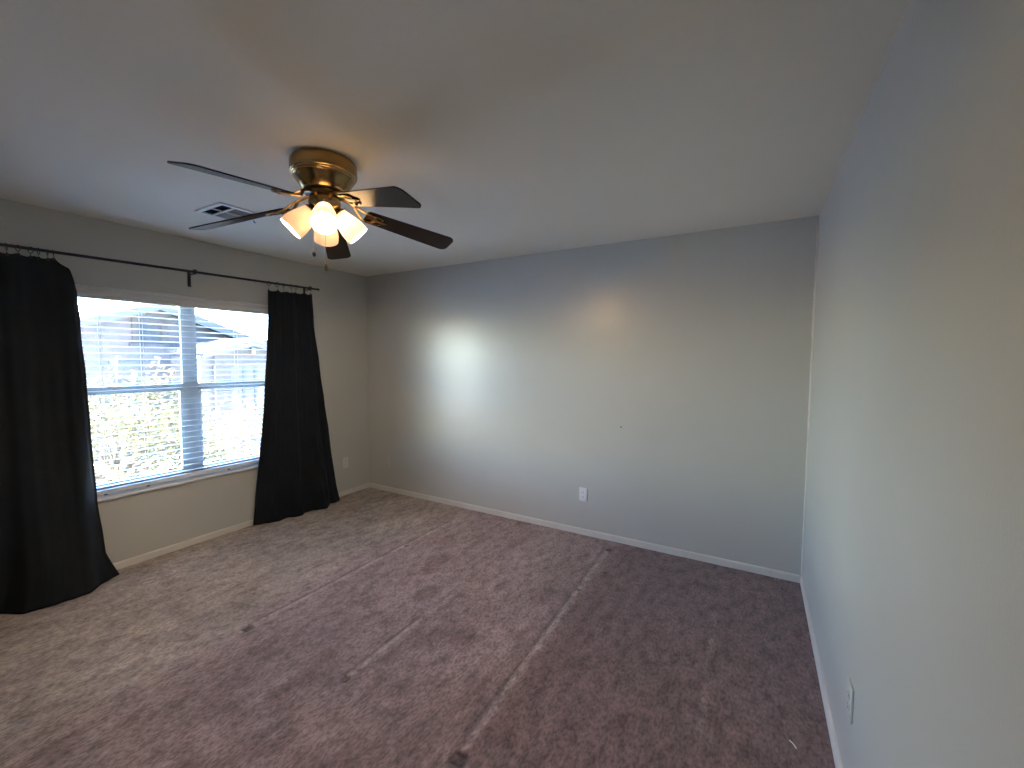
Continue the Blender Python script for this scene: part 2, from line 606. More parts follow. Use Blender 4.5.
# ------------------------------------------------------------------ window
win = bpy.data.objects.new('window_1', None)
COL.objects.link(win)
win.location = (0, -1.74, OZ0)
struct(win)
FX0, FX1 = -.118, -.085
MC = -1.74
bm = B()
box(bm, FX0, FX1, OY0, OY0 + .035, OZ0 + .02, OZ1, .003)
box(bm, FX0, FX1, OY1 - .035, OY1, OZ0 + .02, OZ1, .003)
box(bm, FX0, FX1, OY0 + .035, OY1 - .035, OZ1 - .035, OZ1, .003)
box(bm, FX0, FX1, OY0 + .035, OY1 - .035, OZ0 + .02, OZ0 + .060, .003)
box(bm, -.098, FX1 + .006, MC - .054, MC + .054, OZ0 + .06, OZ1 - .035, .004)
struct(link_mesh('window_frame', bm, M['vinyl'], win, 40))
ZM0, ZM1 = 1.243, 1.297
for ya, yb in ((OY0 + .035, MC - .053), (MC + .053, OY1 - .035)):
    bm = B()
    box(bm, -.106, -.078, ya, yb, ZM0, ZM1, .003)
    box(bm, -.104, -.079, ya, ya + .022, OZ0 + .06, ZM0, .003)
    box(bm, -.104, -.079, yb - .022, yb, OZ0 + .06, ZM0, .003)
    box(bm, -.104, -.079, ya + .022, yb - .022, OZ0 + .06, OZ0 + .095, .003)
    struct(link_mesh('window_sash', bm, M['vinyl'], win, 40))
    bm = B(); box(bm, -.090, -.086, ya + .02, yb - .02, OZ0 + .09, ZM0 + .005)
    struct(link_mesh('window_pane', bm, M['glass'], win))
    bm = B(); box(bm, -.094, -.090, ya, yb, ZM1 - .005, OZ1 - .033)
    struct(link_mesh('window_pane', bm, M['glass'], win))
bm = B(); box(bm, -.15, .022, OY0, OY1, OZ0 - .001, OZ0 + .018, .006)
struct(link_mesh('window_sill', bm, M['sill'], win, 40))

# ------------------------------------------------------------------ window blind
blind = thing('window_blind', 'white horizontal slat blind lowered with open slats in the window', 'window blind', (-.03, -1.74, 1.985))
bm = B()
prof = [(-.058, 1.906), (-.058, 1.984), (.010, 1.984), (.012, 1.980), (.012, 1.974), (.006, 1.970), (.006, 1.962), (.010, 1.958),
        (.010, 1.935), (.006, 1.928), (.009, 1.922), (.009, 1.908), (.006, 1.905), (-.004, 1.905), (-.004, 1.940), (-.050, 1.940), (-.050, 1.906)]
y0, y1 = OY0 + .006, OY1 - .006
ra = [bm.verts.new((x, y0, z)) for x, z in prof]
rb = [bm.verts.new((x, y1, z)) for x, z in prof]
for i in range(len(prof)):
    j = (i + 1) % len(prof)
    bm.faces.new((ra[i], ra[j], rb[j], rb[i]))
bm.faces.new(ra[::-1]); bm.faces.new(rb)
link_mesh('valance', bm, M['valance'], blind)
NSL = 30
zs = [1.893 - k * (1.893 - .605) / (NSL - 1) for k in range(NSL)]
for z in zs:
    bm = B()
    sag = random.uniform(-.0015, .0015)
    tl = math.radians(random.uniform(3.5, 6.0))
    prof = [(-.025, 0), (-.012, .0018), (0, .0024), (.012, .0018), (.025, 0), (.025, -.0022), (0, .0002), (-.025, -.0022)]
    rr = []
    for k in range(9):
        y = y0 + .006 + (y1 - y0 - .012) * k / 8
        dz = sag * math.sin(PI * k / 8) + random.uniform(-.0005, .0005)
        rr.append([bm.verts.new((-.032 + px * math.cos(tl), y, z + dz + pz + px * math.sin(tl))) for px, pz in prof])
    for a, b in zip(rr, rr[1:]):
        for i in range(8):
            j = (i + 1) % 8
            bm.faces.new((a[i], a[j], b[j], b[i]))
    bm.faces.new(rr[0][::-1]); bm.faces.new(rr[-1])
    link_mesh('slat', bm, M['blind'], blind, 50)
bm = B(); box(bm, -.062, -.022, y0 + .006, y1 - .006, .549, .578, .005)
br = link_mesh('bottom_rail', bm, M['sill'], blind, 40)
for y in (-2.30, -2.06, -1.50, -1.18):
    bm = B(); lathe(bm, [(.0, .5415), (.010, .542), (.011, .549), (0, .5495)], 14, Matrix.Translation((-.030, y, 0)))
    link_mesh('rail_button', bm, M['slot'], br, 40)
for y in (-2.29, -2.06, -1.41, -1.12):
    bm = B()
    for x in (-.058, -.006):
        sweep(bm, [(x, y, z) for z in [.56 + 1.36 * k / 24 for k in range(25)]], .0011, 6)
    for z in zs:
        sweep(bm, [(-.058, y, z - .004), (-.006, y, z - .004)], .0007, 4)
    link_mesh('ladder_cord', bm, M['cord'], blind)

# ------------------------------------------------------------------ curtain rod
RX = .10
def rodz(y):
    return 2.152 + (y + 2.733) * .0172
rod = thing('curtain_rod', 'long thin black curtain rod on brackets above the window', 'curtain rod', (0, -1.74, 2.16))
bm = B()
ys = [-3.42 + (3.42 - .70) * k / 40 for k in range(41)]
sweep(bm, [(RX, y, rodz(y)) for y in ys], .0095, 12)
link_mesh('rod', bm, M['black_metal'], rod, 50)
for y, s in ((-.70, 1), (-3.42, -1)):
    bm = B()
    mx_ = Matrix.Translation((RX, y, rodz(y))) @ Matrix.Rotation(-PI / 2 * s, 4, 'X')
    lathe(bm, [(0, -.004), (.0095, -.002), (.0105, .004), (.0105, .016), (.008, .021), (0, .023)], 20, mx_)
    link_mesh('finial', bm, M['black_metal'], rod, 40)
for y in (-1.755, -.775, -3.30):
    bm = B()
    z = rodz(y)
    box(bm, .001, .006, y - .011, y + .011, z - .105, z + .012, .0015)
    box(bm, .004, RX + .004, y - .007, y + .007, z - .016, z - .0085, .001)
    # cradle that wraps the rod
    pts = [(RX + .0125 * math.cos(a), y, z + .0125 * math.sin(a)) for a in [PI * 1.0 + PI * 1.35 * k / 14 for k in range(15)]]
    sweep(bm, pts, .004, 8, 1.0, Vector((0, 1, 0)))
    box(bm, RX - .010, RX + .012, y - .012, y + .012, z + .009, z + .018, .003)
    b_ = link_mesh('bracket', bm, M['black_metal'], rod, 40)
    bm = B()
    lathe(bm, [(0, 0), (.004, 0), (.004, .003), (0, .004)], 12, Matrix.Translation((.006, y, z - .092)) @ Matrix.Rotation(PI / 2, 4, 'Y'))
    link_mesh('screw', bm, M['black_metal'], b_, 40)

# ------------------------------------------------------------------ curtains
def curtain(label, top, bot, xbot, edge, folds, seed, rings, nu=150, nv=110, cat='curtain', amp=(.012, .03)):
    """top/bot: tables u -> y ; z top table u -> z ; xbot: u -> x on the floor"""
    ytop, ztop = top
    root = thing('curtain', label, cat, (RX, (ytop[0][1] + ytop[-1][1]) / 2, 2.1), 'black curtains on the rod')
    g = []
    for j in range(nv + 1):
        v = j / nv
        row = []
        for i in range(nu + 1):
            u = i / nu
            yt, zt = lerp_table(ytop, u), lerp_table(ztop, u)
            yb, xb = lerp_table(bot, u), lerp_table(xbot, u)
            z = zt + (.006 - zt) * v
            # scalloped sag between the clips
            w = lerp_table(edge, v)
            y = yt + (yb - yt) * w
            fl = sstep(.35, 1.0, v) ** 1.6
            a = amp[0] + (amp[1] - amp[0]) * v
            ph = seed + .9 * v * math.sin(seed * 3 + 2.3 * v)
            wave = math.sin(2 * PI * folds * u + ph) + .45 * math.sin(2 * PI * folds * 1.9 * u + 1.7 * ph + 2 * v) \
                + .25 * math.sin(2 * PI * folds * 3.7 * u + 2 * ph)
            crease = .006 * noise.noise(Vector((u * 9, v * 7, seed))) + .004 * noise.noise(Vector((u * 22, v * 16, seed + 4)))
            x = RX + (xb - RX) * fl + a * .55 * wave + crease
            # heaped hem
            if v > .93:
                x += .016 * sstep(.93, 1, v) * math.sin(2 * PI * folds * 1.3 * u + seed * 2)
            x = max(x, .026)
            z2 = z
            if v < .08:
                z2 -= (1 - v / .08) * .010 * abs(math.sin(PI * (len(rings) - 1) * u))
            row.append((x, y + .004 * noise.noise(Vector((u * 3, v * 9, seed + 8))), max(z2, .004)))
        g.append(row)
    bm = B()
    vs = [[bm.verts.new(p) for p in row] for row in g]
    for j in range(nv):
        for i in range(nu):
            bm.faces.new((vs[j][i], vs[j + 1][i], vs[j + 1][i + 1], vs[j][i + 1]))
    o = link_mesh('cloth', bm, M['curtain'], root, 180)
    s = o.modifiers.new('thickness', 'SOLIDIFY')
    s.thickness = .004
    s.offset = 0
    # clip rings riding on the rod
    for u in rings:
        i = min(nu, int(round(u * nu)))
        tx, ty, tz = g[0][i]
        zr = rodz(ty)
        ang = random.uniform(-.6, .6)
        bm = B()
        R_ = .0185
        c = (RX, ty, zr - R_ + .0115)
        torus(bm, c, R_, .0021, (math.sin(ang), math.cos(ang), 0), 22, 6)
        zb = zr - 2 * R_ + .0115
        sweep(bm, [(RX, ty, zb), (RX + (tx - RX) * .5, ty, (zb + tz) / 2 - .003), (tx, ty, tz + .002)], .0016, 6)
        box(bm, tx - .005, tx + .005, ty - .006, ty + .006, tz - .012, tz + .004, .0015)
        link_mesh('clip_ring', bm, M['black_metal'], root, 60)
    return root

lt_y = [(0, -3.34), (.86, -2.51), (.93, -2.45), (.97, -2.430), (1, -2.420)]
lt_z = [(0, 2.100), (.86, 2.118), (.93, 2.062), (.97, 1.995), (1, 1.930)]
curtain('black floor length curtain left of the window, reaching the photo edge', (lt_y, lt_z),
        [(0, -3.50), (.60, -2.82), (.68, -2.73), (.74, -2.685), (.88, -2.49), (1, -2.295)],
        [(0, .12), (.45, .15), (.60, .13), (.68, .21), (.74, .275), (.88, .25), (1, .115)],
        [(0, 0), (.35, .20), (.72, .32), (.91, .55), (1, 1)], 4.5, 1.3,
        [.02, .10, .19, .27, .35, .43, .51, .58, .655, .70, .755, .785, .825, .855])
rt_y = [(0, -1.19), (1, -.757)]
rt_z = [(0, 2.115), (1, 2.134)]
curtain('black floor length curtain right of the window, near the corner', (rt_y, rt_z),
        [(0, -1.345), (.35, -1.08), (.5, -.94), (.68, -.775), (1, -.495)],
        [(0, .04), (.35, .15), (.5, .135), (.68, .195), (1, .115)],
        [(0, 0), (.15, .06), (.5, .42), (.8, .72), (.92, .86), (1, 1)], 3.2, 4.1,
        [.02, .2, .33, .5, .62, .97])

# ------------------------------------------------------------------ outlets
def outlet(label, loc, normal, m_plate, kind='duplex'):
    """normal: unit vector into the room (axis aligned)"""
    n = Vector(normal)
    t = Vector((0, 0, 1)).cross(n)        # horizontal direction on the wall
    root = thing('wall_outlet' if kind == 'duplex' else 'cable_plate', label, 'outlet' if kind == 'duplex' else 'wall plate', loc)
    mx_ = Matrix((t, Vector((0, 0, 1)), n)).transposed().to_4x4()
    mx_.translation = Vector(loc)
    def put(bm, name, m, par=root):
        bmesh.ops.transform(bm, matrix=mx_, verts=bm.verts)
        return link_mesh(name, bm, m, par, 40)
    bm = B(); box(bm, -.036, .036, -.058, .058, 0, .007, .003)
    put(bm, 'cover_plate', m_plate)
    if kind == 'duplex':
        for s in (-1, 1):
            bm = B()
            t_ = bmesh.new()
            bmesh.ops.create_circle(t_, cap_ends=True, segments=28, radius=.0165)
            for v in t_.verts:
                v.co.y = max(-.0125, min(.0125, v.co.y))
            ex = bmesh.ops.extrude_face_region(t_, geom=t_.faces[:])
            bmesh.ops.translate(t_, verts=[e for e in ex['geom'] if isinstance(e, bmesh.types.BMVert)], vec=(0, 0, .003))
            bmesh.ops.translate(t_, verts=t_.verts, vec=(0, s * .0195, .0065))
            merge(bm, t_)
            so = put(bm, 'socket', m_plate)
            bm = B()
            y = s * .0195
            box(bm, -.0075, -.0055, y - .001, y + .007, .0093, .0099)
            box(bm, .0055, .0075, y - .001, y + .006, .0093, .0099)
            lathe(bm, [(0, .0099), (.0026, .0099), (.0026, .0093)], 12, Matrix.Translation((0, y - .0065, 0)))
            put(bm, 'slots', M['slot'], so)
        bm = B(); lathe(bm, [(.003, .0065), (.003, .008), (0, .0085)], 12)
        put(bm, 'screw', m_plate)
    else:
        bm = B(); lathe(bm, [(.0075, .006), (.0075, .010), (.0045, .0105), (.0045, .017), (0, .017)], 16)
        put(bm, 'connector', m_plate)
        for s in (-1, 1):
            bm = B(); lathe(bm, [(.003, .0065), (.003, .008), (0, .0085)], 12, Matrix.Translation((0, s * .042, 0)))
            put(bm, 'screw', m_plate)
    return root

outlet('white duplex outlet low on the middle of the far wall', (2.641, 0, .351), (0, -1, 0), M['plate'])
outlet('duplex outlet low on the window wall beside the right curtain', (0, -.331, .359), (1, 0, 0), M['trim'])
outlet('faint painted cable plate low on the far wall by the left corner', (.305, 0, .335), (0, -1, 0), M['plate_old'], 'cable')
outlet('pale outlet low on the right wall, seen nearly edge on', (RW, -1.645, .362), (-1, 0, 0), M['plate_wall'])

bm = B(); lathe(bm, [(0, .004), (.003, .004), (.0055, .002), (.006, 0)], 14, Matrix.Translation((2.955, 0, .959)) @ Matrix.Rotation(PI / 2, 4, 'X'))  # dark raised disc standing in for a screw hole
tag(link_mesh('wall_hole', bm, M['slot'], None, 40), 'tiny dark screw anchor left in the bare far wall', 'hole')

# ------------------------------------------------------------------ ceiling register
vx0, vx1, vy0, vy1 = .775, 1.080, -2.036, -1.745
vent = thing('ceiling_vent', 'white ceiling air register behind the fan blades near the window', 'vent', ((vx0 + vx1) / 2, (vy0 + vy1) / 2, RH))
zb, zt = RH - .010, RH + .0
bm = B()
fw = .028
box(bm, vx0, vx1, vy0, vy0 + fw, zb, zt, .003)
box(bm, vx0, vx1, vy1 - fw, vy1, zb, zt, .003)
box(bm, vx0, vx0 + fw, vy0 + fw, vy1 - fw, zb, zt, .003)
box(bm, vx1 - fw, vx1, vy0 + fw, vy1 - fw, zb, zt, .003)
link_mesh('frame', bm, M['vent'], vent, 40)
bm = B(); box(bm, vx0 + .01, vx1 - .01, vy0 + .01, vy1 - .01, RH - .0022, RH - .0002)  # flat dark sheet, the duct's shade painted on
link_mesh('duct_shade', bm, M['duct'], vent)
xc = (vx0 + vx1) / 2
bm = B()
box(bm, xc - .006, xc + .006, vy0 + fw, vy1 - fw, zb, zt - .002, .001)
for yy in (vy0 + .095,):
    box(bm, vx0 + fw, vx1 - fw, yy - .006, yy + .006, zb, zt - .002, .001)
link_mesh('divider', bm, M['vent'], vent, 40)
for (xa, xb) in ((vx0 + fw, xc - .006), (xc + .006, vx1 - fw)):
    tilt_deg = 52 if xa < xc - .05 else 12
    for k in range(7):
        x = xa + (xb - xa) * (k + .5) / 7
        bm = B()
        hw = .0065 if tilt_deg > 30 else .0035
        box(bm, x - hw, x + hw, vy0 + .101, vy1 - fw, RH - .0062, RH - .0052, 0, 1,
            Matrix.Rotation(math.radians(tilt_deg), 3, 'Y'), Vector((x, 0, RH - .0057)))
        link_mesh('louver', bm, M['vent'], vent)
    for yy, ya, yb in ((1, vy0 + fw, vy0 + .089),):
        for k in range(4):
            y = ya + (yb - ya) * (k + .5) / 4
            bm = B()
            box(bm, xa, xb, y - .006, y + .006, RH - .0062, RH - .0052, 0, 1,
                Matrix.Rotation(math.radians(40) * yy, 3, 'X'), Vector((0, y, RH - .0057)))
            link_mesh('louver', bm, M['duct'], vent)  # louvers coloured dark to paint in the shade between them
bm = B(); sweep(bm, [(.93, vy1 - .012, RH - .010), (.93, vy1 - .010, RH - .018), (.935, vy1 - .004, RH - .026)], .0035, 8)
link_mesh('damper_lever', bm, M['fob_dark'], vent, 50)

# ------------------------------------------------------------------ ceiling fan
HX, HY = 2.078, -2.056
fan = thing('ceiling_fan', 'antique brass hugger ceiling fan with five dark blades and four glass lamps', 'ceiling fan', (HX, HY, RH))
fan_mx = Matrix.Translation((HX, HY, 0))
bm = B()
lathe(bm, [(0, 2.4395), (.136, 2.4395), (.141, 2.436), (.142, 2.430), (.147, 2.427), (.149, 2.420), (.149, 2.380), (.147, 2.375), (.143, 2.373),
           (.142, 2.367), (.138, 2.364), (.137, 2.358), (.133, 2.355), (.127, 2.344), (.113, 2.325), (.102, 2.308), (.092, 2.300), (.0, 2.300)], 72, fan_mx)
link_mesh('motor_housing', bm, M['brass'], fan, 35)
bm = B()
lathe(bm, [(0, 2.301), (.086, 2.301), (.090, 2.297), (.090, 2.284), (.084, 2.280), (0, 2.280)], 48, fan_mx)
link_mesh('flywheel', bm, M['brass_dark'], fan, 35)
bm = B()
lathe(bm, [(0, 2.281), (.060, 2.281), (.066, 2.274), (.070, 2.262), (.072, 2.246), (.070, 2.232), (.060, 2.216), (.044, 2.206), (.030, 2.201),
           (.018, 2.196), (.010, 2.186), (0, 2.183)], 48, fan_mx)
link_mesh('switch_housing', bm, M['brass'], fan, 50)

BZ = 2.2212            # blade height where the irons hold it; old blades droop, each by its own amount
DROOP = [-.2109, -.1449, -.1924, -.1878, -.1418]
TURN = [-.1502, -.1213, -.1298, -.1707, -.1319]
PITCH = [.2888, .2343, .1895, .2762, .2081]
def blade_shape():
    """outline in local coords: x outwards, y across; rounded outer corners"""
    r0, r1, w0, w1, cr = .190, .665, .050, .069, .034
    pts = [(r0, -w0 + .012), (r0 + .012, -w0)]
    for k in range(1, 10):
        t = k / 10
        pts.append((r0 + .012 + (r1 - cr - r0 - .012) * t, -(w0 + (w1 - w0) * t)))
    for k in range(9):
        a = -PI / 2 + PI / 2 * k / 8
        pts.append((r1 - cr + cr * math.cos(a), -(w1 - cr) + cr * math.sin(a)))
    up = [(x, -y) for x, y in reversed(pts)]
    return pts + up
for k in range(5):
    a = TURN[k] + k * 2 * PI / 5
    rot = Matrix.Translation((HX, HY, 0)) @ Matrix.Rotation(a, 4, 'Z')
    tilt = rot @ Matrix.Translation((.2, 0, BZ)) @ Matrix.Rotation(-math.atan(DROOP[k]), 4, 'Y') @ Matrix.Rotation(-PITCH[k], 4, 'X') @ Matrix.Translation((-.2, 0, 0))
    bm = B()
    sh = blade_shape()
    lo = [bm.verts.new((x, y, -.003)) for x, y in sh]
    hi = [bm.verts.new((x, y, .003)) for x, y in sh]
    bm.faces.new(lo[::-1]); bm.faces.new(hi)
    for i in range(len(sh)):
        j = (i + 1) % len(sh)
        bm.faces.new((lo[i], lo[j], hi[j], hi[i]))
    bmesh.ops.transform(bm, matrix=tilt, verts=bm.verts)
    bl = link_mesh('blade', bm, M['blade'], fan, 40)
    # cast brass blade iron: neck, two scrolled prongs and a pad under the blade
    bm = B()
    def loc(x, y, z):          # bracket frame: rotates from the flywheel plane into the blade plane
        t = sstep(.10, .20, x)
        p = rot @ Vector((x, y, 0))
        q = tilt @ Vector((x, y, -.006))
        base = Vector((p.x, p.y, 2.282))
        return base.lerp(q, t) + Vector((0, 0, z))
    sweep(bm, smoothpath([loc(.055, 0, 0), loc(.085, 0, -.004), loc(.11, 0, -.010), loc(.14, 0, -.006)], 6), [.013] * 19, 10, .4)
    for s in (-1, 1):
        path = [loc(.135, 0, -.006), loc(.155, s * .020, -.006), loc(.18, s * .031, -.003), loc(.21, s * .032, 0), loc(.235, s * .020, 0), loc(.245, s * .004, 0)]
        pp = smoothpath(path, 6)
        sweep(bm, pp, [.008] * len(pp), 8, .6)
        path = [loc(.205, s * .031, -.001), loc(.235, s * .036, -.001), loc(.262, s * .030, -.001), loc(.272, s * .018, -.001)]
        pp = smoothpath(path, 6)
        sweep(bm, pp, [.006] * len(pp), 8, .6)
    pp = smoothpath([loc(.225, 0, -.001), loc(.26, 0, -.001), loc(.30, 0, -.001)], 6)
    sweep(bm, pp, [.020, .021, .021, .021, .020, .019, .018, .016, .014, .012, .010, .007, .003][:len(pp)], 10, .22)
    ir = link_mesh('blade_arm', bm, M['brass'], bl, 50)
    for sx, sy in ((.232, .030), (.232, -.030), (.275, 0)):
        bm = B()
        t_ = bmesh.new()
        bmesh.ops.create_uvsphere(t_, u_segments=12, v_segments=8, radius=.006)
        bmesh.ops.scale(t_, verts=t_.verts, vec=(1, 1, .5))
        bmesh.ops.transform(t_, matrix=tilt @ Matrix.Translation((sx, sy, -.011)), verts=t_.verts)
        merge(bm, t_)
        link_mesh('screw', bm, M['brass'], bl, 180)

# four tulip lamps round the switch housing
LAMPS = [(-38, 'bulb_on', 'shade'), (53, 'bulb_on', 'shade'), (142, 'bulb_rear', 'shade_dim'), (232, 'bulb_rear', 'shade_dim')]
SP_OUT = [(.037, .000), (.040, .010), (.046, .034), (.054, .064), (.060, .094), (.0615, .118), (.060, .140)]
SP_IN = [(.057, .1395), (.0585, .118), (.057, .094), (.051, .064), (.0435, .035), (.0375, .012), (.035, .003), (.0345, .0)]
for deg, bulb_m, glass_m in LAMPS:
    a = math.radians(deg)
    d = Vector((math.cos(a) * .70, math.sin(a) * .70, -.714)).normalized()
    base = Vector((HX + math.cos(a) * .048, HY + math.sin(a) * .048, 2.214))
    q = Vector((0, 0, 1)).rotation_difference(d).to_matrix().to_4x4()
    mx_ = Matrix.Translation(base) @ q @ Matrix.Scale(.95, 4)
    bm = B()
    lathe(bm, SP_OUT + SP_IN, 44, mx_ @ Matrix.Translation((0, 0, .014)))
    sh = link_mesh('lamp_shade', bm, M[glass_m], fan, 60)
    if glass_m == 'shade_dim':
        sh['label'] = 'glass shade coloured to look dimmer'
    bm = B()
    lathe(bm, [(0, -.020), (.016, -.020), (.017, -.010), (.0185, -.004), (.030, .004), (.0385, .012), (.0395, .020), (.034, .026), (.0, .028)], 30, mx_)
    for k in range(3):          # thumbscrews that hold the glass
        b3 = 2 * PI * k / 3 + .4
        sweep(bm, [mx_ @ Vector((r_ * math.cos(b3), r_ * math.sin(b3), .018)) for r_ in (.030, .042, .050)], .0022, 8)
    link_mesh('lamp_socket', bm, M['brass'], sh, 40)
    bm = B()
    lathe(bm, [(0, .030), (.010, .032), (.012, .045), (.020, .062), (.025, .080), (.023, .098), (.014, .110), (0, .114)], 24, mx_)
    link_mesh('bulb', bm, M[bulb_m], sh, 60)

for (dx, dy, zb_, zt_, mm) in ((-.031, -.027, 2.008, 2.215, 'fob_dark'), (.022, -.002, 1.940, 2.20, 'brass')):
    bm = B()
    x, y = HX + dx - .01, HY + dy - .007
    n = int((zt_ - zb_) / .0045)
    for k in range(n):
        t_ = bmesh.new()
        bmesh.ops.create_icosphere(t_, subdivisions=1, radius=.0016)
        bmesh.ops.translate(t_, verts=t_.verts, vec=(x, y, zb_ + .012 + k * .0045))
        merge(bm, t_)
    sweep(bm, [(x, y, zb_ + .01), (x, y, zt_)], .0006, 5)
    ch = link_mesh('pull_chain', bm, M['chain'], fan, 60)
    bm = B()
    lathe(bm, [(0, -.016), (.006, -.013), (.0085, -.004), (.0075, .004), (.004, .012), (.0025, .018), (0, .019)], 18, Matrix.Translation((x, y, zb_)))
    link_mesh('chain_fob', bm, M[mm], ch, 60)

# ------------------------------------------------------------------ scrap on the carpet
bm = B()
sweep(bm, smoothpath([(4.056, -1.468, .003), (4.063, -1.476, .005), (4.070, -1.485, .005), (4.077, -1.497, .003)], 5), .003, 6, .4)
tag(link_mesh('paper_scrap', bm, M['plate'], None, 60), 'tiny white scrap lying on the carpet near the right wall', 'scrap')

# ------------------------------------------------------------------ outdoors
GZ = -2.9
bm = B(); box(bm, -70, -.16, -40, 45, GZ - .3, GZ)
struct(link_mesh('ground', bm, M['gravel']))
# outer skin of this house below and beside the window
bm = B()
box(bm, -.24, -.16, -9, OY0, GZ, 2.9); box(bm, -.24, -.16, OY1, 6, GZ, 2.9)
box(bm, -.24, -.16, OY0, OY1, GZ, OZ0 - .02); box(bm, -.24, -.16, OY0, OY1, OZ1 + .01, 2.9)
struct(link_mesh('wall_outside', bm, M['outwall']))
bm = B(); box(bm, -1.05, -.24, -9, 6, 2.50, 2.64, .02)  # unseen eave added above to block sun and high sky at the window
struct(link_mesh('added_eave', bm, M['fascia']))

def poly_prism(bm, pts, x0, x1):
    """pts in (y, z), extruded along x"""
    a = [bm.verts.new((x0, y, z)) for y, z in pts]
    b = [bm.verts.new((x1, y, z)) for y, z in pts]
    bm.faces.new(a); bm.faces.new(b[::-1])
    for i in range(len(pts)):
        j = (i + 1) % len(pts)
        bm.faces.new((a[i], b[i], b[j], a[j]))

def slab_roof(bm, y0, z0, y1, z1, x0, x1, th, bump_tiles=True):
    """sloping tiled slab between two (y, z) edge points, barrel tiles running down the slope, tile noses on the x1 rake"""
    n = Vector((0, -(z1 - z0), (y1 - y0))).normalized()
    if n.z < 0:
        n = -n
    poly_prism(bm, [(y0, z0), (y1, z1), (y1 + n.y * th, z1 + n.z * th), (y0 + n.y * th, z0 + n.z * th)], x0, x1)
    if bump_tiles:
        L = math.hypot(y1 - y0, z1 - z0)
        rows = max(2, int((x1 - x0) / .32))
        for k in range(rows + 1):
            x = x0 + (x1 - x0) * k / rows
            sweep(bm, [(x, y0 + n.y * th, z0 + n.z * th), (x, y1 + n.y * th, z1 + n.z * th)], .09, 8)

house = thing('neighbor_house', 'pale stucco house with low gable roofs across the yard outside the window', 'house', (-20, 6.5, GZ))
# main gable block
PY, PZ = 5.29, 3.80
SL = .36
bm = B()
poly_prism(bm, [(.4, GZ), (.4, PZ - .1 - SL * 4.89), (PY, PZ - .1), (10.2, PZ - .1 - SL * 4.91), (10.2, GZ)], -27, -20)
link_mesh('main_wall', bm, M['stucco'], house)
bm = B()
slab_roof(bm, -.3, PZ - SL * (PY + .3), PY, PZ, -27.2, -19.45, .16)
slab_roof(bm, 10.9, PZ - SL * (10.9 - PY), PY, PZ, -27.2, -19.45, .16)
link_mesh('main_roof', bm, M['tile'], house, 40)
bm = B()
for s, ye in ((-1, -.35), (1, 10.95)):
    ze = PZ - SL * abs(ye - PY)
    poly_prism(bm, [(ye, ze - .16), (PY, PZ - .16), (PY, PZ + .19), (ye, ze + .19)], -19.47, -19.38)
link_mesh('rake_board', bm, M['fascia'], house)
# gable window with surround
wy0, wy1, wz0, wz1 = 4.42, 5.70, 2.10, 3.22
bm = B()
box(bm, -20.02, -19.90, wy0, wy0 + .20, wz0 + .03, wz1 - .18); box(bm, -20.02, -19.90, wy1 - .20, wy1, wz0 + .03, wz1 - .18)
box(bm, -20.02, -19.90, wy0, wy1, wz1 - .18, wz1 + .02, .02); box(bm, -20.02, -19.86, wy0 - .12, wy1 + .12, wz0 - .16, wz0 + .03, .02)
f_ = link_mesh('window_surround', bm, M['stucco_light'], house)
bm = B(); box(bm, -20.01, -19.97, wy0 + .18, wy1 - .18, wz0, wz1 - .16)
link_mesh('pane', bm, M['far_glass'], f_)
bm = B()
for y in (wy0 + .20, (wy0 + wy1) / 2 - .02, wy1 - .24):
    box(bm, -19.97, -19.94, y, y + .04, wz0 + .03, wz1 - .18)
box(bm, -19.97, -19.94, wy0 + .2, wy1 - .2, 2.62, 2.66)
link_mesh('muntin', bm, M['stucco_light'], f_)
# porch opening under the gable: flat panel, shade painted in its colour
bm = B()
box(bm, -20.02, -19.94, 3.6, 6.65, 1.02, 1.32)
link_mesh('porch_beam', bm, M['fascia'], house)
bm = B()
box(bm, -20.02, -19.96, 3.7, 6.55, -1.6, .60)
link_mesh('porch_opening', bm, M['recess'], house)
# projecting wing with its own gable
QY, QZ, QS = 7.80, 2.26, .27
bm = B()
poly_prism(bm, [(6.30, GZ), (6.30, QZ - .1 - QS * 1.5), (QY, QZ - .1), (10.9, QZ - .1 - QS * 3.1), (10.9, GZ)], -20, -17)
link_mesh('wing_wall', bm, M['stucco_light'], house)
bm = B()
poly_prism(bm, [(5.80, GZ), (5.80, QZ - .12 - QS * 2.0), (6.32, QZ - .12 - QS * 1.48), (6.32, GZ)], -20, -17.2)
link_mesh('side_wall', bm, M['stucco'], house)
bm = B()
slab_roof(bm, 5.72, QZ - QS * (QY - 5.72), QY, QZ, -20.5, -16.6, .12)
slab_roof(bm, 11.6, QZ - QS * (11.6 - QY), QY, QZ, -20.5, -16.6, .12)
link_mesh('wing_roof', bm, M['tile'], house, 40)
bm = B()
for ye in (5.70, 11.6):
    ze = QZ - QS * abs(ye - QY)
    poly_prism(bm, [(ye, ze - .20), (QY, QZ - .20), (QY, QZ + .10), (ye, ze + .10)], -16.62, -16.54)
link_mesh('rake_board', bm, M['fascia'], house)
bm = B()
for ye in (5.75, 11.6):
    L = abs(QY - ye)
    nt_ = int(L / .40)
    for k in range(nt_):
        t0, t1 = k / nt_, (k + .86) / nt_
        za, zb2 = QZ - QS * L * (1 - t0), QZ - QS * L * (1 - t1)
        ya, yb = ye + (QY - ye) * t0, ye + (QY - ye) * t1
        sweep(bm, [(-16.56, ya, za + .13), (-16.56, yb, zb2 + .15)], [.12, .085], 10)
link_mesh('rake_tiles', bm, M['tile'], house, 50)
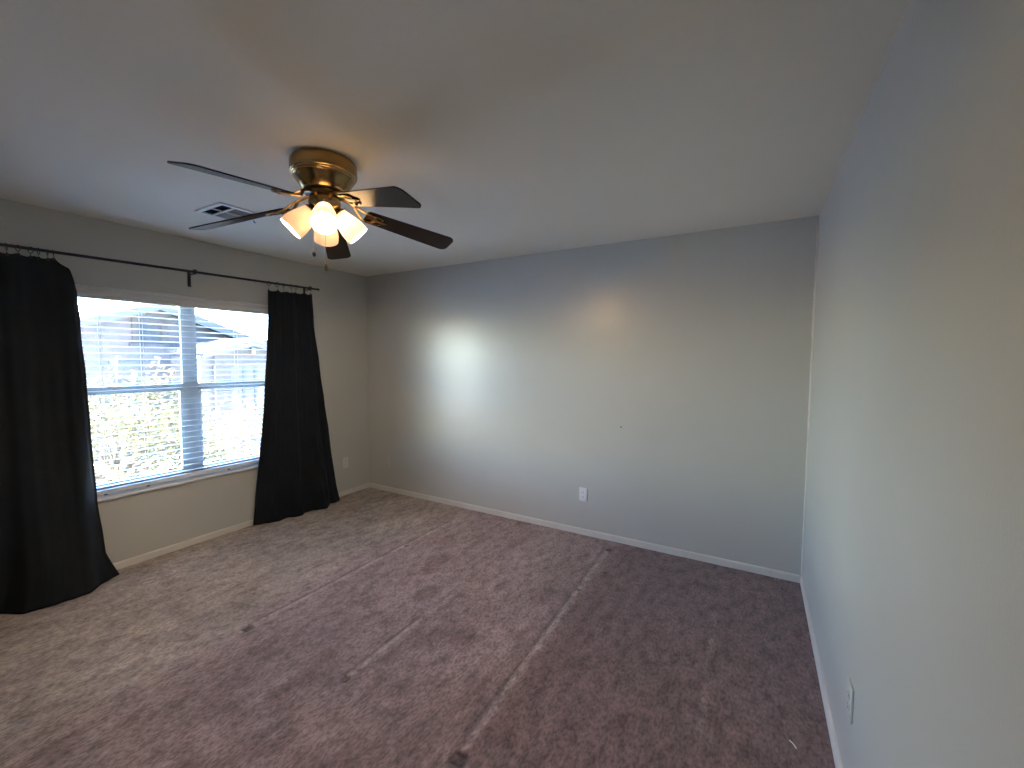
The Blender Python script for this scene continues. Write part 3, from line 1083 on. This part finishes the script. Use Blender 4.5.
# arched opening in the wing: flat panel in the same painted shade
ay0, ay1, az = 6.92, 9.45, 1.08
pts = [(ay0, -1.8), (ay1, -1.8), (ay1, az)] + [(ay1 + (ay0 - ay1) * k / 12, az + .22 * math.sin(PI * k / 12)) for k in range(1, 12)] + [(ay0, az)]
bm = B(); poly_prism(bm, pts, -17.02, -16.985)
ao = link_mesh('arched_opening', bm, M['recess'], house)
bm = B()
for y in (7.42, 7.95, 8.6):
    box(bm, -16.99, -16.96, y, y + .10, -1.8, 1.02)
link_mesh('door_stile', bm, M['far_glass'], ao)
# lantern below the wing gable
bm = B()
box(bm, -17.0, -16.82, 7.80, 8.02, 1.84, 2.02, .02)
lathe(bm, [(0, 1.62), (.06, 1.64), (.11, 1.84), (.12, 1.86), (0, 1.88)], 8, Matrix.Translation((-16.88, 7.91, 0)))
link_mesh('wall_lantern', bm, M['lampmetal'], house, 40)

def tree(name, label, base, crown, rad, nleaf, ncl, sprigs, seed):
    rnd = random.Random(seed)
    bx, by = base
    root = thing(name, label, 'tree', (bx, by, GZ), 'yellow green trees outside the window')
    bmt = B()
    cx, cy, cz = crown
    sweep(bmt, smoothpath([(bx, by, GZ - .05), (bx + .05, by, GZ + .6), (cx, cy, cz - rad[2] * .5), (cx, cy, cz + rad[2] * .4)], 6),
          [.09 - .0035 * k for k in range(19)], 10)
    cl = []
    for k in range(ncl):
        while True:
            p = Vector((rnd.uniform(-1, 1), rnd.uniform(-1, 1), rnd.uniform(-1, 1)))
            if .25 < p.length < 1:
                break
        p = p.normalized() * (p.length ** .5)
        cl.append((Vector((cx + p.x * rad[0], cy + p.y * rad[1], cz + p.z * rad[2])), rnd.uniform(.14, .26)))
    for a, b, n in sprigs:
        a, b = Vector(a), Vector(b)
        for k in range(n):
            t = (k + .5) / n
            cl.append((a.lerp(b, t), .11 * (1 - .55 * t)))
        sweep(bmt, [a, a.lerp(b, .5) + Vector((0, .03, 0)), b], [.014, .010, .004], 6)
    for c, r in cl[:60]:
        st = Vector((cx + (c.x - cx) * .15, cy + (c.y - cy) * .15, cz - rad[2] * .3 + (c.z - cz) * .2))
        sweep(bmt, [st, st.lerp(c, .55) + Vector((0, 0, .06)), c], [.022, .014, .006], 6)
    bmf = B()
    tot = sum(r * r for _, r in cl)
    for c, r in cl:
        for k in range(max(6, int(nleaf * r * r / tot))):
            p = c + Vector((rnd.gauss(0, r), rnd.gauss(0, r), rnd.gauss(0, r * .8)))
            L = rnd.uniform(.045, .085)
            q = Matrix.Rotation(rnd.uniform(0, 2 * PI), 3, 'Z') @ Matrix.Rotation(rnd.uniform(-1.1, .7), 3, 'Y') @ Matrix.Rotation(rnd.uniform(-.6, .6), 3, 'X')
            w = L * .34
            v = [bmf.verts.new(p + q @ Vector(t)) for t in ((0, 0, 0), (L * .45, -w, .008), (L, 0, 0), (L * .45, w, .008))]
            bmf.faces.new((v[0], v[1], v[2])); bmf.faces.new((v[0], v[2], v[3]))
    link_mesh('trunk', bmt, M['bark'], root, 50)
    fo = link_mesh('foliage', bmf, M['leaf'], root)
    return root

tree('tree', 'sunlit yellow green tree filling the left half of the window view', (-5.3, -.5), (-5.3, -.65, -.15), (1.1, 1.45, 1.15), 15000, 130,
     [((-5.0, -1.1, .7), (-5.0, -.98, 1.15), 4), ((-5.0, -.75, .8), (-5.0, -.70, 1.50), 6), ((-5.0, -.55, .8), (-5.0, -.45, 1.25), 4),
      ((-5.0, -.35, .8), (-5.0, -.12, 1.50), 5), ((-5.0, -.25, .8), (-5.0, .08, 1.30), 5), ((-5.0, 0, .7), (-5.0, .28, .95), 4), ((-5, .2, .5), (-5, .5, .75), 3)], 3)
tree('tree', 'sunlit yellow green tree behind the right half of the window', (-6.9, 2.6), (-6.9, 2.55, -.85), (1.0, 1.25, 1.0), 9000, 80,
     [((-6.6, 2.3, .1), (-6.6, 2.5, .8), 5), ((-6.6, 2.6, .1), (-6.6, 2.8, .9), 5), ((-6.6, 1.9, -.1), (-6.6, 2.1, .55), 4), ((-6.6, 2.1, .2), (-6.6, 1.8, .62), 3)], 9)

# remaining setting pieces are named above; nothing is painted in front of the lens
